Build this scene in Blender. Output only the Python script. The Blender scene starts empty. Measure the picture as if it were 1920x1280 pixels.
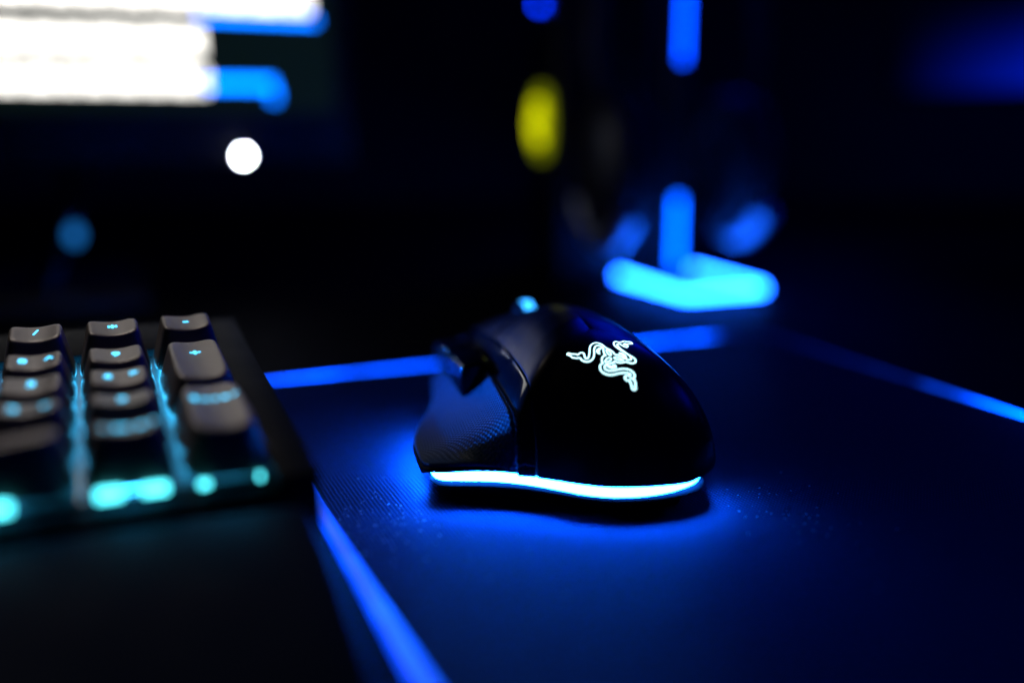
import bpy, bmesh, math, random
import numpy as np
from mathutils import Vector, Matrix
from mathutils.bvhtree import BVHTree

random.seed(7)
scene = bpy.context.scene
col = scene.collection
R = math.radians

# ------------------------------------------------------------------ camera
cam_data = bpy.data.cameras.new("camera")
cam_data.lens = 35.0
cam_data.sensor_width = 36.0
cam_data.clip_start = 0.01
cam_data.clip_end = 20.0
cam_data.dof.use_dof = True
cam_data.dof.focus_distance = 0.268
cam_data.dof.aperture_fstop = 2.2
cam = bpy.data.objects.new("camera", cam_data)
cam.location = (0, 0, 0.100)
cam.rotation_euler = (R(90 - 12.88), 0, 0)
col.objects.link(cam)
scene.camera = cam

# ------------------------------------------------------------------ world (a dark room at night)
world = bpy.data.worlds.new("World")
scene.world = world
world.use_nodes = True
bg = world.node_tree.nodes["Background"]
bg.inputs[0].default_value = (0.02, 0.10, 1.0, 1)
bg.inputs[1].default_value = 0.0015

# ------------------------------------------------------------------ unseen lamps
def area(name, loc, target, size, energy, color):
    d = bpy.data.lights.new(name, 'AREA')
    d.shape = 'DISK'; d.size = size; d.energy = energy; d.color = color
    o = bpy.data.objects.new(name, d)
    o.location = loc
    o.rotation_euler = (Vector(target) - Vector(loc)).to_track_quat('-Z', 'Y').to_euler()
    col.objects.link(o)
    return o
# added blue lamp, high at the back, for sheen on the mouse shell
area("added_back_lamp", (0.24, 1.00, 0.42), (0.05, 0.30, 0.02), 0.30, 1.1, (0.0, 0.012, 1.0))
# added blue lamp up to the right, for sheen on the mouse's rear
area("added_right_lamp", (0.55, 0.38, 0.42), (0.04, 0.25, 0.03), 0.14, 0.40, (0.0, 0.012, 1.0))
# added blue spot hidden behind the keyboard to brighten the mouse's side panel
sd = bpy.data.lights.new("added_panel_lamp", 'SPOT')
sd.energy = 11.0; sd.color = (0.0, 0.12, 1.0); sd.spot_size = R(30); sd.spot_blend = 0.7; sd.shadow_soft_size = 0.012
so_ = bpy.data.objects.new("added_panel_lamp", sd)
so_.location = (-0.150, 0.400, 0.013)
so_.rotation_euler = (Vector((0.000, 0.285, 0.046)) - so_.location).to_track_quat('-Z', 'Y').to_euler()
col.objects.link(so_)
# added warm spot above the monitor, out of view, to light the key tops
ld = bpy.data.lights.new("added_key_lamp", 'SPOT')
ld.energy = 10.0; ld.color = (1.0, 0.86, 0.76); ld.spot_size = R(22); ld.spot_blend = 0.6; ld.shadow_soft_size = 0.04
lo_ = bpy.data.objects.new("added_key_lamp", ld)
lo_.location = (-0.30, 0.57, 0.44)
lo_.rotation_euler = (Vector((-0.125, 0.252, 0.035)) - lo_.location).to_track_quat('-Z', 'Y').to_euler()
col.objects.link(lo_)
# blue light on the wall behind the second monitor
area("monitor_backlight_lamp", (0.62, 0.95, 0.12), (0.60, 1.25, 0.03), 0.10, 0.03, (0.0, 0.01, 1.0))

# ------------------------------------------------------------------ exposure / render
vs = scene.view_settings
vs.view_transform = 'Standard'
vs.look = 'None'
vs.exposure = 0.0
vs.gamma = 1.0
vs.use_curve_mapping = False
scene.cycles.use_denoising = True
try:
    scene.cycles.denoiser = 'OPENIMAGEDENOISE'
except Exception:
    pass
scene.cycles.max_bounces = 6
scene.cycles.caustics_reflective = True

# ------------------------------------------------------------------ materials
def new_mat(name):
    m = bpy.data.materials.new(name)
    m.use_nodes = True
    return m, m.node_tree.nodes, m.node_tree.links, m.node_tree.nodes["Principled BSDF"]

def plastic(name, color, rough, spec=0.5, noise_scale=600.0, bump=0.15, rough_var=0.1, coat=0.0, metallic=0.0):
    m, n, l, b = new_mat(name)
    b.inputs["Roughness"].default_value = rough
    b.inputs["Specular IOR Level"].default_value = spec
    b.inputs["Coat Weight"].default_value = coat
    b.inputs["Metallic"].default_value = metallic
    tc = n.new("ShaderNodeTexCoord")
    nz = n.new("ShaderNodeTexNoise")
    nz.inputs["Scale"].default_value = noise_scale
    nz.inputs["Detail"].default_value = 4
    l.new(tc.outputs["Object"], nz.inputs["Vector"])
    mix = n.new("ShaderNodeMix"); mix.data_type = 'RGBA'
    mix.inputs["A"].default_value = (*[c * 0.8 for c in color], 1)
    mix.inputs["B"].default_value = (*[c * 1.2 for c in color], 1)
    l.new(nz.outputs["Fac"], mix.inputs["Factor"])
    l.new(mix.outputs["Result"], b.inputs["Base Color"])
    n2 = n.new("ShaderNodeTexNoise"); n2.inputs["Scale"].default_value = 60; n2.inputs["Detail"].default_value = 5
    l.new(tc.outputs["Object"], n2.inputs["Vector"])
    mr = n.new("ShaderNodeMapRange")
    mr.inputs["From Min"].default_value = 0.3; mr.inputs["From Max"].default_value = 0.7
    mr.inputs["To Min"].default_value = rough - rough_var / 2; mr.inputs["To Max"].default_value = rough + rough_var / 2
    l.new(n2.outputs["Fac"], mr.inputs["Value"])
    l.new(mr.outputs["Result"], b.inputs["Roughness"])
    if bump > 0:
        bp = n.new("ShaderNodeBump"); bp.inputs["Strength"].default_value = bump
        bp.inputs["Distance"].default_value = 0.0001
        l.new(nz.outputs["Fac"], bp.inputs["Height"])
        l.new(bp.outputs["Normal"], b.inputs["Normal"])
    return m

def glow(name, color, strength, body=(0.02, 0.02, 0.02)):
    m, n, l, b = new_mat(name)
    b.inputs["Base Color"].default_value = (*body, 1)
    b.inputs["Roughness"].default_value = 0.4
    b.inputs["Emission Color"].default_value = (*color, 1)
    b.inputs["Emission Strength"].default_value = strength
    return m

def glow_ramp(name, color, strength, axis, stops):
    """LED light guide whose own brightness changes along its length (object coordinates, metres)."""
    m, n, l, b = new_mat(name)
    b.inputs["Base Color"].default_value = (0.02, 0.02, 0.02, 1)
    b.inputs["Emission Color"].default_value = (*color, 1)
    tc = n.new("ShaderNodeTexCoord"); sp = n.new("ShaderNodeSeparateXYZ")
    l.new(tc.outputs["Object"], sp.inputs[0])
    mr = n.new("ShaderNodeMapRange")
    mr.inputs["From Min"].default_value = stops[0][0]; mr.inputs["From Max"].default_value = stops[-1][0]
    l.new(sp.outputs[axis], mr.inputs["Value"])
    cr = n.new("ShaderNodeValToRGB")
    e = cr.color_ramp.elements
    span = stops[-1][0] - stops[0][0]
    while len(e) < len(stops):
        e.new(0.5)
    for i, (p, v) in enumerate(stops):
        e[i].position = (p - stops[0][0]) / span
        e[i].color = (v, v, v, 1)
    l.new(mr.outputs["Result"], cr.inputs["Fac"])
    mu = n.new("ShaderNodeMath"); mu.operation = 'MULTIPLY'; mu.inputs[1].default_value = strength
    nz = n.new("ShaderNodeTexNoise"); nz.inputs["Scale"].default_value = 55; nz.inputs["Detail"].default_value = 1
    l.new(tc.outputs["Object"], nz.inputs["Vector"])
    nm = n.new("ShaderNodeMapRange"); nm.inputs["From Min"].default_value = 0.3; nm.inputs["From Max"].default_value = 0.7
    nm.inputs["To Min"].default_value = 0.55; nm.inputs["To Max"].default_value = 1.5
    l.new(nz.outputs["Fac"], nm.inputs["Value"])
    m3 = n.new("ShaderNodeMath"); m3.operation = 'MULTIPLY'
    l.new(cr.outputs["Color"], m3.inputs[0]); l.new(nm.outputs[0], m3.inputs[1])
    l.new(m3.outputs[0], mu.inputs[0])
    l.new(mu.outputs[0], b.inputs["Emission Strength"])
    return m

M_shell = plastic("matte_black_shell", (0.003, 0.003, 0.006), 0.31, 0.17, 2500, 0.25, 0.06)
M_gloss = plastic("gloss_black_trim", (0.006, 0.006, 0.008), 0.10, 0.6, 900, 0.0, 0.06)
M_base = plastic("matte_black_base", (0.003, 0.003, 0.003), 0.65, 0.03)
M_key = plastic("keycap_black_plastic", (0.12, 0.104, 0.097), 0.40, 0.4, 2200, 0.2, 0.06)
M_case = plastic("keyboard_case_black", (0.006, 0.010, 0.012), 0.6, 0.02, 1500, 0.3)
M_plate = plastic("keyboard_plate_metal", (0.02, 0.026, 0.028), 0.35, 0.15, 700, 0.2, 0.15, 0.0, 0.3)
M_rest = plastic("wrist_rest_leatherette", (0.002, 0.008, 0.018), 0.65, 0.015, 900, 0.8)
M_desk = plastic("desk_black", (0.003, 0.003, 0.004), 0.6, 0.015, 300, 0.1)
M_wall = plastic("wall_paint_dark", (0.08, 0.08, 0.09), 0.9, 0.1, 40, 0.2)
M_mon = plastic("monitor_black", (0.012, 0.012, 0.014), 0.4, 0.4)
M_head = plastic("headset_black", (0.02, 0.02, 0.024), 0.4, 0.4)
M_catcher = plastic("light_catcher_metal", (0.6, 0.62, 0.66), 0.42, 0.5, metallic=0.9)
M_cush = plastic("headset_cushion_black", (0.022, 0.022, 0.025), 0.7, 0.3, 900, 0.6)

M_under = glow("underglow_light", (0.004, 0.13, 1.0), 460.0)
M_logo = glow("emblem_light", (0.50, 0.90, 1.0), 2.6)
M_wheel_l = glow("wheel_light", (0.03, 0.35, 1.0), 4.0)
M_legend = glow("legend_light", (0.06, 0.60, 1.0), 3.2)
M_led = glow("led_light", (0.08, 0.75, 0.85), 5.0)
M_switch = glow("switch_housing_light", (0.04, 0.52, 1.0), 30.0, (0.2, 0.2, 0.2))

# pad cloth: woven bump and speckle
def cloth_mat():
    m, n, l, b = new_mat("pad_cloth")
    tc = n.new("ShaderNodeTexCoord")
    mp = n.new("ShaderNodeMapping"); mp.inputs["Rotation"].default_value = (0, 0, R(0))
    l.new(tc.outputs["Object"], mp.inputs["Vector"])
    w1 = n.new("ShaderNodeTexWave"); w1.wave_type = 'BANDS'; w1.bands_direction = 'X'
    w1.inputs["Scale"].default_value = 285; w1.inputs["Distortion"].default_value = 1.2; w1.inputs["Detail"].default_value = 2
    w2 = n.new("ShaderNodeTexWave"); w2.wave_type = 'BANDS'; w2.bands_direction = 'Y'
    w2.inputs["Scale"].default_value = 285; w2.inputs["Distortion"].default_value = 1.2; w2.inputs["Detail"].default_value = 2
    nz = n.new("ShaderNodeTexNoise"); nz.inputs["Scale"].default_value = 1800; nz.inputs["Detail"].default_value = 3
    for w in (w1, w2, nz):
        l.new(mp.outputs[0], w.inputs["Vector"])
    a = n.new("ShaderNodeMath"); a.operation = 'MULTIPLY'
    l.new(w1.outputs["Fac"], a.inputs[0]); l.new(w2.outputs["Fac"], a.inputs[1])
    a2 = n.new("ShaderNodeMath"); a2.operation = 'ADD'
    l.new(a.outputs[0], a2.inputs[0]); l.new(nz.outputs["Fac"], a2.inputs[1])
    bp = n.new("ShaderNodeBump"); bp.inputs["Strength"].default_value = 0.7; bp.inputs["Distance"].default_value = 0.0003
    l.new(a2.outputs[0], bp.inputs["Height"]); l.new(bp.outputs[0], b.inputs["Normal"])
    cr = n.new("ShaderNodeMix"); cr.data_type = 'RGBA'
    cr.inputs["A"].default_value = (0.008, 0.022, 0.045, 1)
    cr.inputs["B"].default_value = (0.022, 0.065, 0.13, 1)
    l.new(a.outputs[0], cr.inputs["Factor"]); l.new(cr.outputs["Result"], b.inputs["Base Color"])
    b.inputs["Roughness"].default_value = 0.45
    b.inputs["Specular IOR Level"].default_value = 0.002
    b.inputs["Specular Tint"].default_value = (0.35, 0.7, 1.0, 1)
    return m
M_cloth = cloth_mat()

# rubber grip with rows of raised dots (fine relief, from UV in millimetres)
def grip_mat():
    m, n, l, b = new_mat("rubber_grip_dots")
    uv = n.new("ShaderNodeUVMap"); uv.uv_map = "UVMap"
    sp = n.new("ShaderNodeSeparateXYZ"); l.new(uv.outputs[0], sp.inputs[0])
    def sn(sock, k, ph=0.0):
        a = n.new("ShaderNodeMath"); a.operation = 'MULTIPLY_ADD'; a.inputs[1].default_value = k; a.inputs[2].default_value = ph
        l.new(sock, a.inputs[0])
        s = n.new("ShaderNodeMath"); s.operation = 'SINE'; l.new(a.outputs[0], s.inputs[0])
        return s.outputs[0]
    k = 2 * math.pi / 1.25
    pl = n.new("ShaderNodeMath"); pl.operation = 'ADD'; l.new(sp.outputs[0], pl.inputs[0]); l.new(sp.outputs[1], pl.inputs[1])
    mi = n.new("ShaderNodeMath"); mi.operation = 'SUBTRACT'; l.new(sp.outputs[0], mi.inputs[0]); l.new(sp.outputs[1], mi.inputs[1])
    s1 = sn(pl.outputs[0], k * 0.707); s2 = sn(mi.outputs[0], k * 0.707)
    ad = n.new("ShaderNodeMath"); ad.operation = 'ADD'; l.new(s1, ad.inputs[0]); l.new(s2, ad.inputs[1])
    mr = n.new("ShaderNodeMapRange"); mr.interpolation_type = 'SMOOTHSTEP'
    mr.inputs["From Min"].default_value = -0.4; mr.inputs["From Max"].default_value = 1.6
    l.new(ad.outputs[0], mr.inputs["Value"])
    fd = n.new("ShaderNodeMapRange"); fd.inputs["From Min"].default_value = 13.0; fd.inputs["From Max"].default_value = 24.0
    fd.inputs["To Min"].default_value = 1.0; fd.inputs["To Max"].default_value = 0.12
    l.new(sp.outputs[1], fd.inputs["Value"])
    hm = n.new("ShaderNodeMath"); hm.operation = 'MULTIPLY'; l.new(mr.outputs[0], hm.inputs[0]); l.new(fd.outputs[0], hm.inputs[1])
    bp = n.new("ShaderNodeBump"); bp.inputs["Strength"].default_value = 1.0; bp.inputs["Distance"].default_value = 0.00065
    l.new(hm.outputs[0], bp.inputs["Height"]); l.new(bp.outputs[0], b.inputs["Normal"])
    b.inputs["Base Color"].default_value = (0.012, 0.036, 0.064, 1)
    b.inputs["Roughness"].default_value = 0.42
    b.inputs["Specular IOR Level"].default_value = 0.04
    return m
M_grip = grip_mat()

# ------------------------------------------------------------------ object helpers
def empty(name, loc=(0, 0, 0), rot=(0, 0, 0)):
    o = bpy.data.objects.new(name, None)
    o.empty_display_size = 0.01
    o.location = loc; o.rotation_euler = rot
    col.objects.link(o)
    return o

def link(name, mesh, mat, parent=None, smooth=True, angle=40):
    o = bpy.data.objects.new(name, mesh)
    if mat is not None and not mesh.materials:
        mesh.materials.append(mat)
    if smooth:
        mesh.polygons.foreach_set("use_smooth", [True] * len(mesh.polygons))
        mesh.set_sharp_from_angle(angle=R(angle))
    col.objects.link(o)
    if parent: o.parent = parent
    return o

def mesh_of(name, verts, faces):
    me = bpy.data.meshes.new(name)
    me.from_pydata([tuple(v) for v in verts], [], faces)
    me.update()
    return me

def part(name, verts, faces, mat, parent=None, smooth=True, angle=40):
    return link(name, mesh_of(name, verts, faces), mat, parent, smooth, angle)

def bm_part(name, bm, mat, parent=None, smooth=True, angle=40):
    me = bpy.data.meshes.new(name)
    bmesh.ops.recalc_face_normals(bm, faces=bm.faces)
    bm.to_mesh(me); bm.free()
    return link(name, me, mat, parent, smooth, angle)

def box_bm(lo, hi, bevel=0.0, seg=2):
    bm = bmesh.new()
    bmesh.ops.create_cube(bm, size=1.0)
    for v in bm.verts:
        v.co = Vector([lo[i] + (v.co[i] + 0.5) * (hi[i] - lo[i]) for i in range(3)])
    if bevel > 0:
        bmesh.ops.bevel(bm, geom=list(bm.edges), offset=bevel, segments=seg, affect='EDGES', profile=0.5)
    return bm

def box(name, lo, hi, mat, parent=None, bevel=0.0, seg=2):
    return bm_part(name, box_bm(lo, hi, bevel, seg), mat, parent)

def tube(name, pts, rad, mat, parent=None, sides=10, closed=False, flat=1.0):
    pts = [Vector(p) for p in pts]
    N = len(pts); V = []; Fc = []
    prev = None
    for i, p in enumerate(pts):
        a = pts[(i - 1) % N] if (closed or i > 0) else pts[i]
        b = pts[(i + 1) % N] if (closed or i < N - 1) else pts[i]
        t = (b - a).normalized()
        if prev is None:
            up = Vector((0, 0, 1)) if abs(t.z) < 0.9 else Vector((1, 0, 0))
        else:
            up = prev
        x = t.cross(up).normalized(); y = x.cross(t).normalized(); prev = y
        r = rad[i] if isinstance(rad, (list, tuple)) else rad
        for k in range(sides):
            an = 2 * math.pi * k / sides
            V.append(p + x * (r * flat * math.cos(an)) + y * (r * math.sin(an)))
    rng = N if closed else N - 1
    for i in range(rng):
        j = (i + 1) % N
        for k in range(sides):
            k2 = (k + 1) % sides
            Fc.append((i * sides + k, i * sides + k2, j * sides + k2, j * sides + k))
    if not closed:
        Fc.append(tuple(range(sides))[::-1]); Fc.append(tuple((N - 1) * sides + k for k in range(sides)))
    return part(name, V, Fc, mat, parent)

def catmull(P, n, closed=False):
    P = [np.array(p, float) for p in P]; N = len(P); out = []
    segs = N if closed else N - 1
    for i in range(segs):
        p1, p2 = P[i], P[(i + 1) % N]
        p0 = P[(i - 1) % N] if (closed or i > 0) else 2 * p1 - p2
        p3 = P[(i + 2) % N] if (closed or i + 2 < N) else 2 * p2 - p1
        for k in range(n):
            t = k / n
            out.append(0.5 * (2 * p1 + (p2 - p0) * t + (2 * p0 - 5 * p1 + 4 * p2 - p3) * t * t + (3 * p1 - p0 - 3 * p2 + p3) * t ** 3))
    if not closed:
        out.append(P[-1])
    return out

def resample(P, n, closed=False):
    P = np.array(P)
    Q = np.vstack([P, P[:1]]) if closed else P
    d = np.r_[0, np.cumsum(np.linalg.norm(np.diff(Q, axis=0), axis=1))]
    t = np.linspace(0, d[-1], n + 1)[:-1] if closed else np.linspace(0, d[-1], n)
    return np.stack([np.interp(t, d, Q[:, i]) for i in range(Q.shape[1])], 1)

def tag(o, label, cat, group=None):
    o["label"] = label; o["category"] = cat
    if group: o["group"] = group
def structure(o, label=None, cat=None):
    o["kind"] = "structure"
    if label: o["label"] = label
    if cat: o["category"] = cat

MM = 0.001
DESK_Z = -0.003

# ------------------------------------------------------------------ desk and wall
desk = box("desk", (-0.9, -0.15, DESK_Z - 0.03), (1.1, 1.18, DESK_Z), M_desk, None, 0.002)
desk.rotation_euler = (0, 0, 0)
structure(desk, "black desk top under everything", "desk")
wall = box("wall", (-1.6, 1.25, -0.8), (1.9, 1.30, 1.4), M_wall)
structure(wall, "dark wall faintly lit blue behind the desk", "wall")

# ------------------------------------------------------------------ mouse pad with lit edge
PYAW = R(22.9)
pad = empty("mouse_pad", (-0.1015, 0.366, DESK_Z), (0, 0, PYAW))
tag(pad, "black cloth mouse pad with a glowing blue edge under the mouse", "mouse pad")
PW, PL = 0.2375, 0.325            # local x to the right, local -y toward the viewer
def rounded_rect(x0, x1, y0, y1, r, n=6):
    P = []
    for cx, cy, a0 in ((x1 - r, y1 - r, 0), (x0 + r, y1 - r, 90), (x0 + r, y0 + r, 180), (x1 - r, y0 + r, 270)):
        for k in range(n + 1):
            a = R(a0 + 90 * k / n)
            P.append((cx + r * math.cos(a), cy + r * math.sin(a)))
    return P
rr = rounded_rect(0.0016, PW - 0.0016, -PL + 0.0016, -0.0016, 0.006)
bm = bmesh.new()
fv = [bm.verts.new((x, y, 0.003)) for x, y in rr]
f = bm.faces.new(fv)
ex = bmesh.ops.extrude_face_region(bm, geom=[f])
for v in ex["geom"]:
    if isinstance(v, bmesh.types.BMVert): v.co.z = 0.0
bm_part("mat", bm, M_cloth, pad)
EDGE = (0.0, 0.065, 1.0)
M_edge_l = glow_ramp("pad_edge_light_left", EDGE, 1.7, 1, [(-PL, 1.0), (-0.165, 1.0), (-0.10, 0.9), (0, 0.7)])
M_edge_f = glow_ramp("pad_edge_light_far", EDGE, 20.0, 0, [(0, 0.46), (0.06, 0.38), (0.12, 0.38), (0.165, 0.75), (0.196, 1.0), (0.207, 0.40), (0.215, 0.04), (0.224, 0.002), (0.2375, 0.0)])
M_edge_r = glow_ramp("pad_edge_light_right", EDGE, 40.0, 1, [(-PL, 1.0), (-0.165, 1.0), (-0.148, 0.65), (-0.130, 0.25), (-0.112, 0.05), (-0.096, 0.006), (0, 0.0)])
M_edge_n = glow("pad_edge_light_near", EDGE, 3.0)
zc, rad_e, cr_ = 0.00165, 0.00165, 0.006
def arc(cx, cy, a0, a1, n=5):
    return [(cx + cr_ * math.cos(R(a0 + (a1 - a0) * k / n)), cy + cr_ * math.sin(R(a0 + (a1 - a0) * k / n)), zc) for k in range(n + 1)]
lin = lambda p, q, n=24: [(p[0] + (q[0] - p[0]) * k / n, p[1] + (q[1] - p[1]) * k / n, zc) for k in range(n + 1)]
tube("light_edge", arc(cr_, -cr_, 135, 180) + lin((0, -cr_ - .001), (0, -PL + cr_)), rad_e, M_edge_l, pad, 12, False, 1.55)
tube("light_edge", arc(cr_, -cr_, 135, 90)[1:] + lin((cr_ + .001, 0), (PW - cr_, 0)) + arc(PW - cr_, -cr_, 90, 45)[1:], rad_e, M_edge_f, pad, 12, False, 1.55)
tube("light_edge", arc(PW - cr_, -cr_, 45, 0)[1:] + lin((PW, -cr_ - .001), (PW, -PL + cr_)), rad_e, M_edge_r, pad, 12, False, 1.55)
tube("light_edge", lin((cr_, -PL), (PW - cr_, -PL)), rad_e, M_edge_n, pad, 12, False, 1.55)

# ------------------------------------------------------------------ computer mouse
PHI = R(11)
mouse = empty("computer_mouse", (0.0252, 0.2328, 0.0), (0, 0, PHI))
tag(mouse, "black ergonomic gaming mouse with white-blue underglow and a glowing snake emblem", "mouse")

# body dome: plan outline (mm, u to the right, v forward) and a spine it rises to
OUT = [(-23.5, 15.5), (-18, 11.8), (-12, 7.6), (-6, 3.4), (0, 0.7), (7, -0.4), (14, -0.5), (20, 0.4), (25.5, 2.6), (29.3, 6.5), (31, 13), (31.2, 30), (29.6, 50), (28.6, 75),
       (29.5, 95), (30, 112), (27, 122), (14, 127), (0, 128), (-14, 127), (-26, 122), (-28.5, 110), (-27, 92), (-25.5, 72), (-25, 50), (-24.6, 30)]
outl = resample(catmull(OUT, 10, True), 220, True)
ZB = 9.1
SP_U0 = 3.0
SPINE_V = [36, 45, 55, 65, 75, 85, 95, 105, 113]
SPINE_Z = [42.2, 43.6, 44.0, 43.4, 41.8, 39.6, 36.8, 33.4, 30.0]
def spine(v):
    t = min(max((v - 8) / (124 - 8), 0), 1)
    t = t * t * (3 - 2 * t) * 0.5 + t * 0.5
    vs_ = 36 + (113 - 36) * t
    return np.array([SP_U0 - 0.02 * (vs_ - 36), vs_, np.interp(vs_, SPINE_V, SPINE_Z)])
NT = 44
def dome_point(b, th):
    s = spine(b[1])
    rear = max(0.0, 1 - b[1] / 40.0)
    right = max(0.0, min(1.0, b[0] / 25.0))
    pw = 1.0 - 0.04 * rear
    pz = 1.0 - 0.02 * rear + 0.10 * right
    w = math.cos(th) ** pw
    zb = ZB
    if b[0] > 19 and b[1] < 60:
        t = min(1.0, (b[0] - 19) / 12.0); zb += 2.6 * t * t * (3 - 2 * t) * (1 - max(0.0, b[1] - 20) / 40.0)
    return np.array([s[0] + (b[0] - s[0]) * w, s[1] + (b[1] - s[1]) * w, zb + (s[2] - zb) * math.sin(th) ** pz])
V = []; Fc = []
NO = len(outl)
for k in range(NT + 1):
    th = (math.pi / 2) * (k / NT)
    for b in outl:
        V.append(dome_point(b, min(th, math.pi / 2 - 1e-4)))
for k in range(NT):
    for i in range(NO):
        j = (i + 1) % NO
        Fc.append((k * NO + i, k * NO + j, (k + 1) * NO + j, (k + 1) * NO + i))
V = [Vector(v * MM) for v in V]
dome_bvh = BVHTree.FromPolygons(V, Fc)
def dome_z(u, v, lift=0.0):
    h = dome_bvh.ray_cast(Vector((u * MM, v * MM, 0.2)), Vector((0, 0, -1)))
    return h[0], h[1]

def dome_piece(name, planes, mat, sink=0.0, thick=1.1):
    """cut the dome with planes (point mm, normal pointing to the side thrown away)"""
    bm = bmesh.new()
    vv = [bm.verts.new(v) for v in V]
    for f_ in Fc:
        try: bm.faces.new([vv[i] for i in f_])
        except ValueError: pass
    bmesh.ops.remove_doubles(bm, verts=bm.verts, dist=2e-6)
    bmesh.ops.recalc_face_normals(bm, faces=bm.faces)
    bm.normal_update()
    if sink:
        for v in bm.verts: v.co -= v.normal * sink * MM
    for co, no in planes:
        bmesh.ops.bisect_plane(bm, geom=bm.verts[:] + bm.edges[:] + bm.faces[:], dist=1e-7, plane_co=Vector(co) * MM, plane_no=Vector(no), clear_outer=True)
    me = bpy.data.meshes.new(name)
    bm.to_mesh(me); bm.free()
    o = link(name, me, mat, mouse, True, 60)
    so = o.modifiers.new("thickness", 'SOLIDIFY'); so.thickness = thick * MM; so.offset = -1
    be = o.modifiers.new("edge", 'BEVEL'); be.width = 0.25 * MM; be.segments = 2; be.limit_method = 'ANGLE'; be.angle_limit = R(55)
    return o

UL, UT = -17.0, -21.6
dome_piece("palm_shell", [((UL, 0, 0), (-1, -0.00, 0)), ((0, 74, 0), (0, 1, 0))], M_shell)
tr1 = dome_piece("trim", [((UT, 0, 0), (-1, 0, 0)), ((UL - 0.25, 0, 0), (1, 0, 0)), ((0, 122, 0), (0, 1, 0))], M_gloss, 0.25)
tr2 = dome_piece("trim", [((UL - 0.2, 0, 0), (-1, 0, 0)), ((0, 74.25, 0), (0, -1, 0)), ((0, 78, 0), (0, 1, 0))], M_gloss, 0.5)
dome_piece("main_button", [((UL, 0, 0), (-1, 0, 0)), ((0, 78.3, 0), (0, -1, 0)), ((-3.2, 0, 0), (1, 0, 0))], M_shell, 0.1)
dome_piece("main_button", [((5.2, 0, 0), (-1, 0, 0)), ((0, 78.3, 0), (0, -1, 0))], M_shell, 0.1)
# inner core, so that no gap shows through
core = [Vector((c.x * 0.93, (c.y - 0.06) * 0.95 + 0.06, 0.006 + (c.z - 0.006) * 0.92)) for c in V]
part("core", core, Fc, M_base, mouse)

# ridge curve where the dome is cut at u = UT
bmr = bmesh.new()
vv = [bmr.verts.new(v) for v in V]
for f_ in Fc:
    try: bmr.faces.new([vv[i] for i in f_])
    except ValueError: pass
res = bmesh.ops.bisect_plane(bmr, geom=bmr.verts[:] + bmr.edges[:] + bmr.faces[:], dist=1e-7, plane_co=Vector((UT * MM, 0, 0)), plane_no=Vector((-1, 0, 0)), clear_outer=True)
ridge = sorted([tuple(g.co) for g in res["geom_cut"] if isinstance(g, bmesh.types.BMVert)], key=lambda c: (c[1]))
bmr.free()
ridge = np.array([r_ for r_ in ridge if r_[1] < 0.108]) / MM
# at the rear the cut climbs almost straight up: order by height there
ridge = ridge[np.argsort(ridge[:, 1] + 0.02 * ridge[:, 2])]
rg = resample(ridge, 90)

# thumb rest edge (mm)
FL = [(-43.4, 20.4, 10.4), (-44.6, 25, 9.3), (-45, 34, 8.8), (-44.8, 45, 8.6), (-42.8, 56, 8.6), (-39.6, 66, 8.8), (-36.4, 76, 9.2), (-34, 88, 9.6), (-32, 108, 10)]
fl = resample(catmull(FL, 10), 90)
rear_edge = [(-21.6, 13.9, 10.9), (-27, 15.6, 11.2), (-33, 17.2, 11.1), (-39, 18.6, 10.7), (-43.4, 20.4, 10.4)]
NB, NA = 90, 36
rear_curve = resample(catmull(rear_edge, 10), NA + 1)
grid = np.zeros((NB, NA + 1, 3))
for i in range(NB):
    Rp, Ep = rg[i], fl[i]
    # blend from the low rear edge to the concave thumb wall
    k = min(1.0, max(0.0, (Rp[2] - 9.2) / 15.0))
    C = np.array([Rp[0] - 6.0 - 1.0 * (1 - k), Rp[1] * 0.45 + Ep[1] * 0.55, Ep[2] + 5.5 * k + 0.6])
    for a in range(NA + 1):
        t = a / NA
        grid[i, a] = (1 - t) ** 2 * Rp + 2 * t * (1 - t) * C + t * t * Ep
off = rear_curve - grid[0]
for i in range(NB):
    fall = max(0.0, 1 - i / 26.0) ** 2
    grid[i] += off * fall
pv = [Vector(p * MM) for p in grid.reshape(-1, 3)]
pf = [(i * (NA + 1) + a, i * (NA + 1) + a + 1, (i + 1) * (NA + 1) + a + 1, (i + 1) * (NA + 1) + a) for i in range(NB - 1) for a in range(NA)]
me = mesh_of("side_panel", pv, pf)
uvl = me.uv_layers.new(name="UVMap")
arcb = np.r_[0, np.cumsum(np.linalg.norm(np.diff(grid[:, NA // 3], axis=0), axis=1))]
arca = np.zeros((NB, NA + 1))
for i in range(NB):
    arca[i] = np.r_[0, np.cumsum(np.linalg.norm(np.diff(grid[i], axis=0), axis=1))]
for lp in me.loops:
    i, a = divmod(lp.vertex_index, NA + 1)
    uvl.data[lp.index].uv = (arcb[i], arca[i, a])
sp_o = link("side_panel", me, M_grip, mouse, True, 60)
so = sp_o.modifiers.new("thickness", 'SOLIDIFY'); so.thickness = 1.3 * MM; so.offset = -1
# lip under the thumb rest
lip = [tuple(p * MM) for p in (np.vstack([rear_curve[:-1], fl]) + np.array([0, 0, -0.55]))]
tube("thumb_rest_lip", lip, 0.75 * MM, M_base, mouse, 8)

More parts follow.
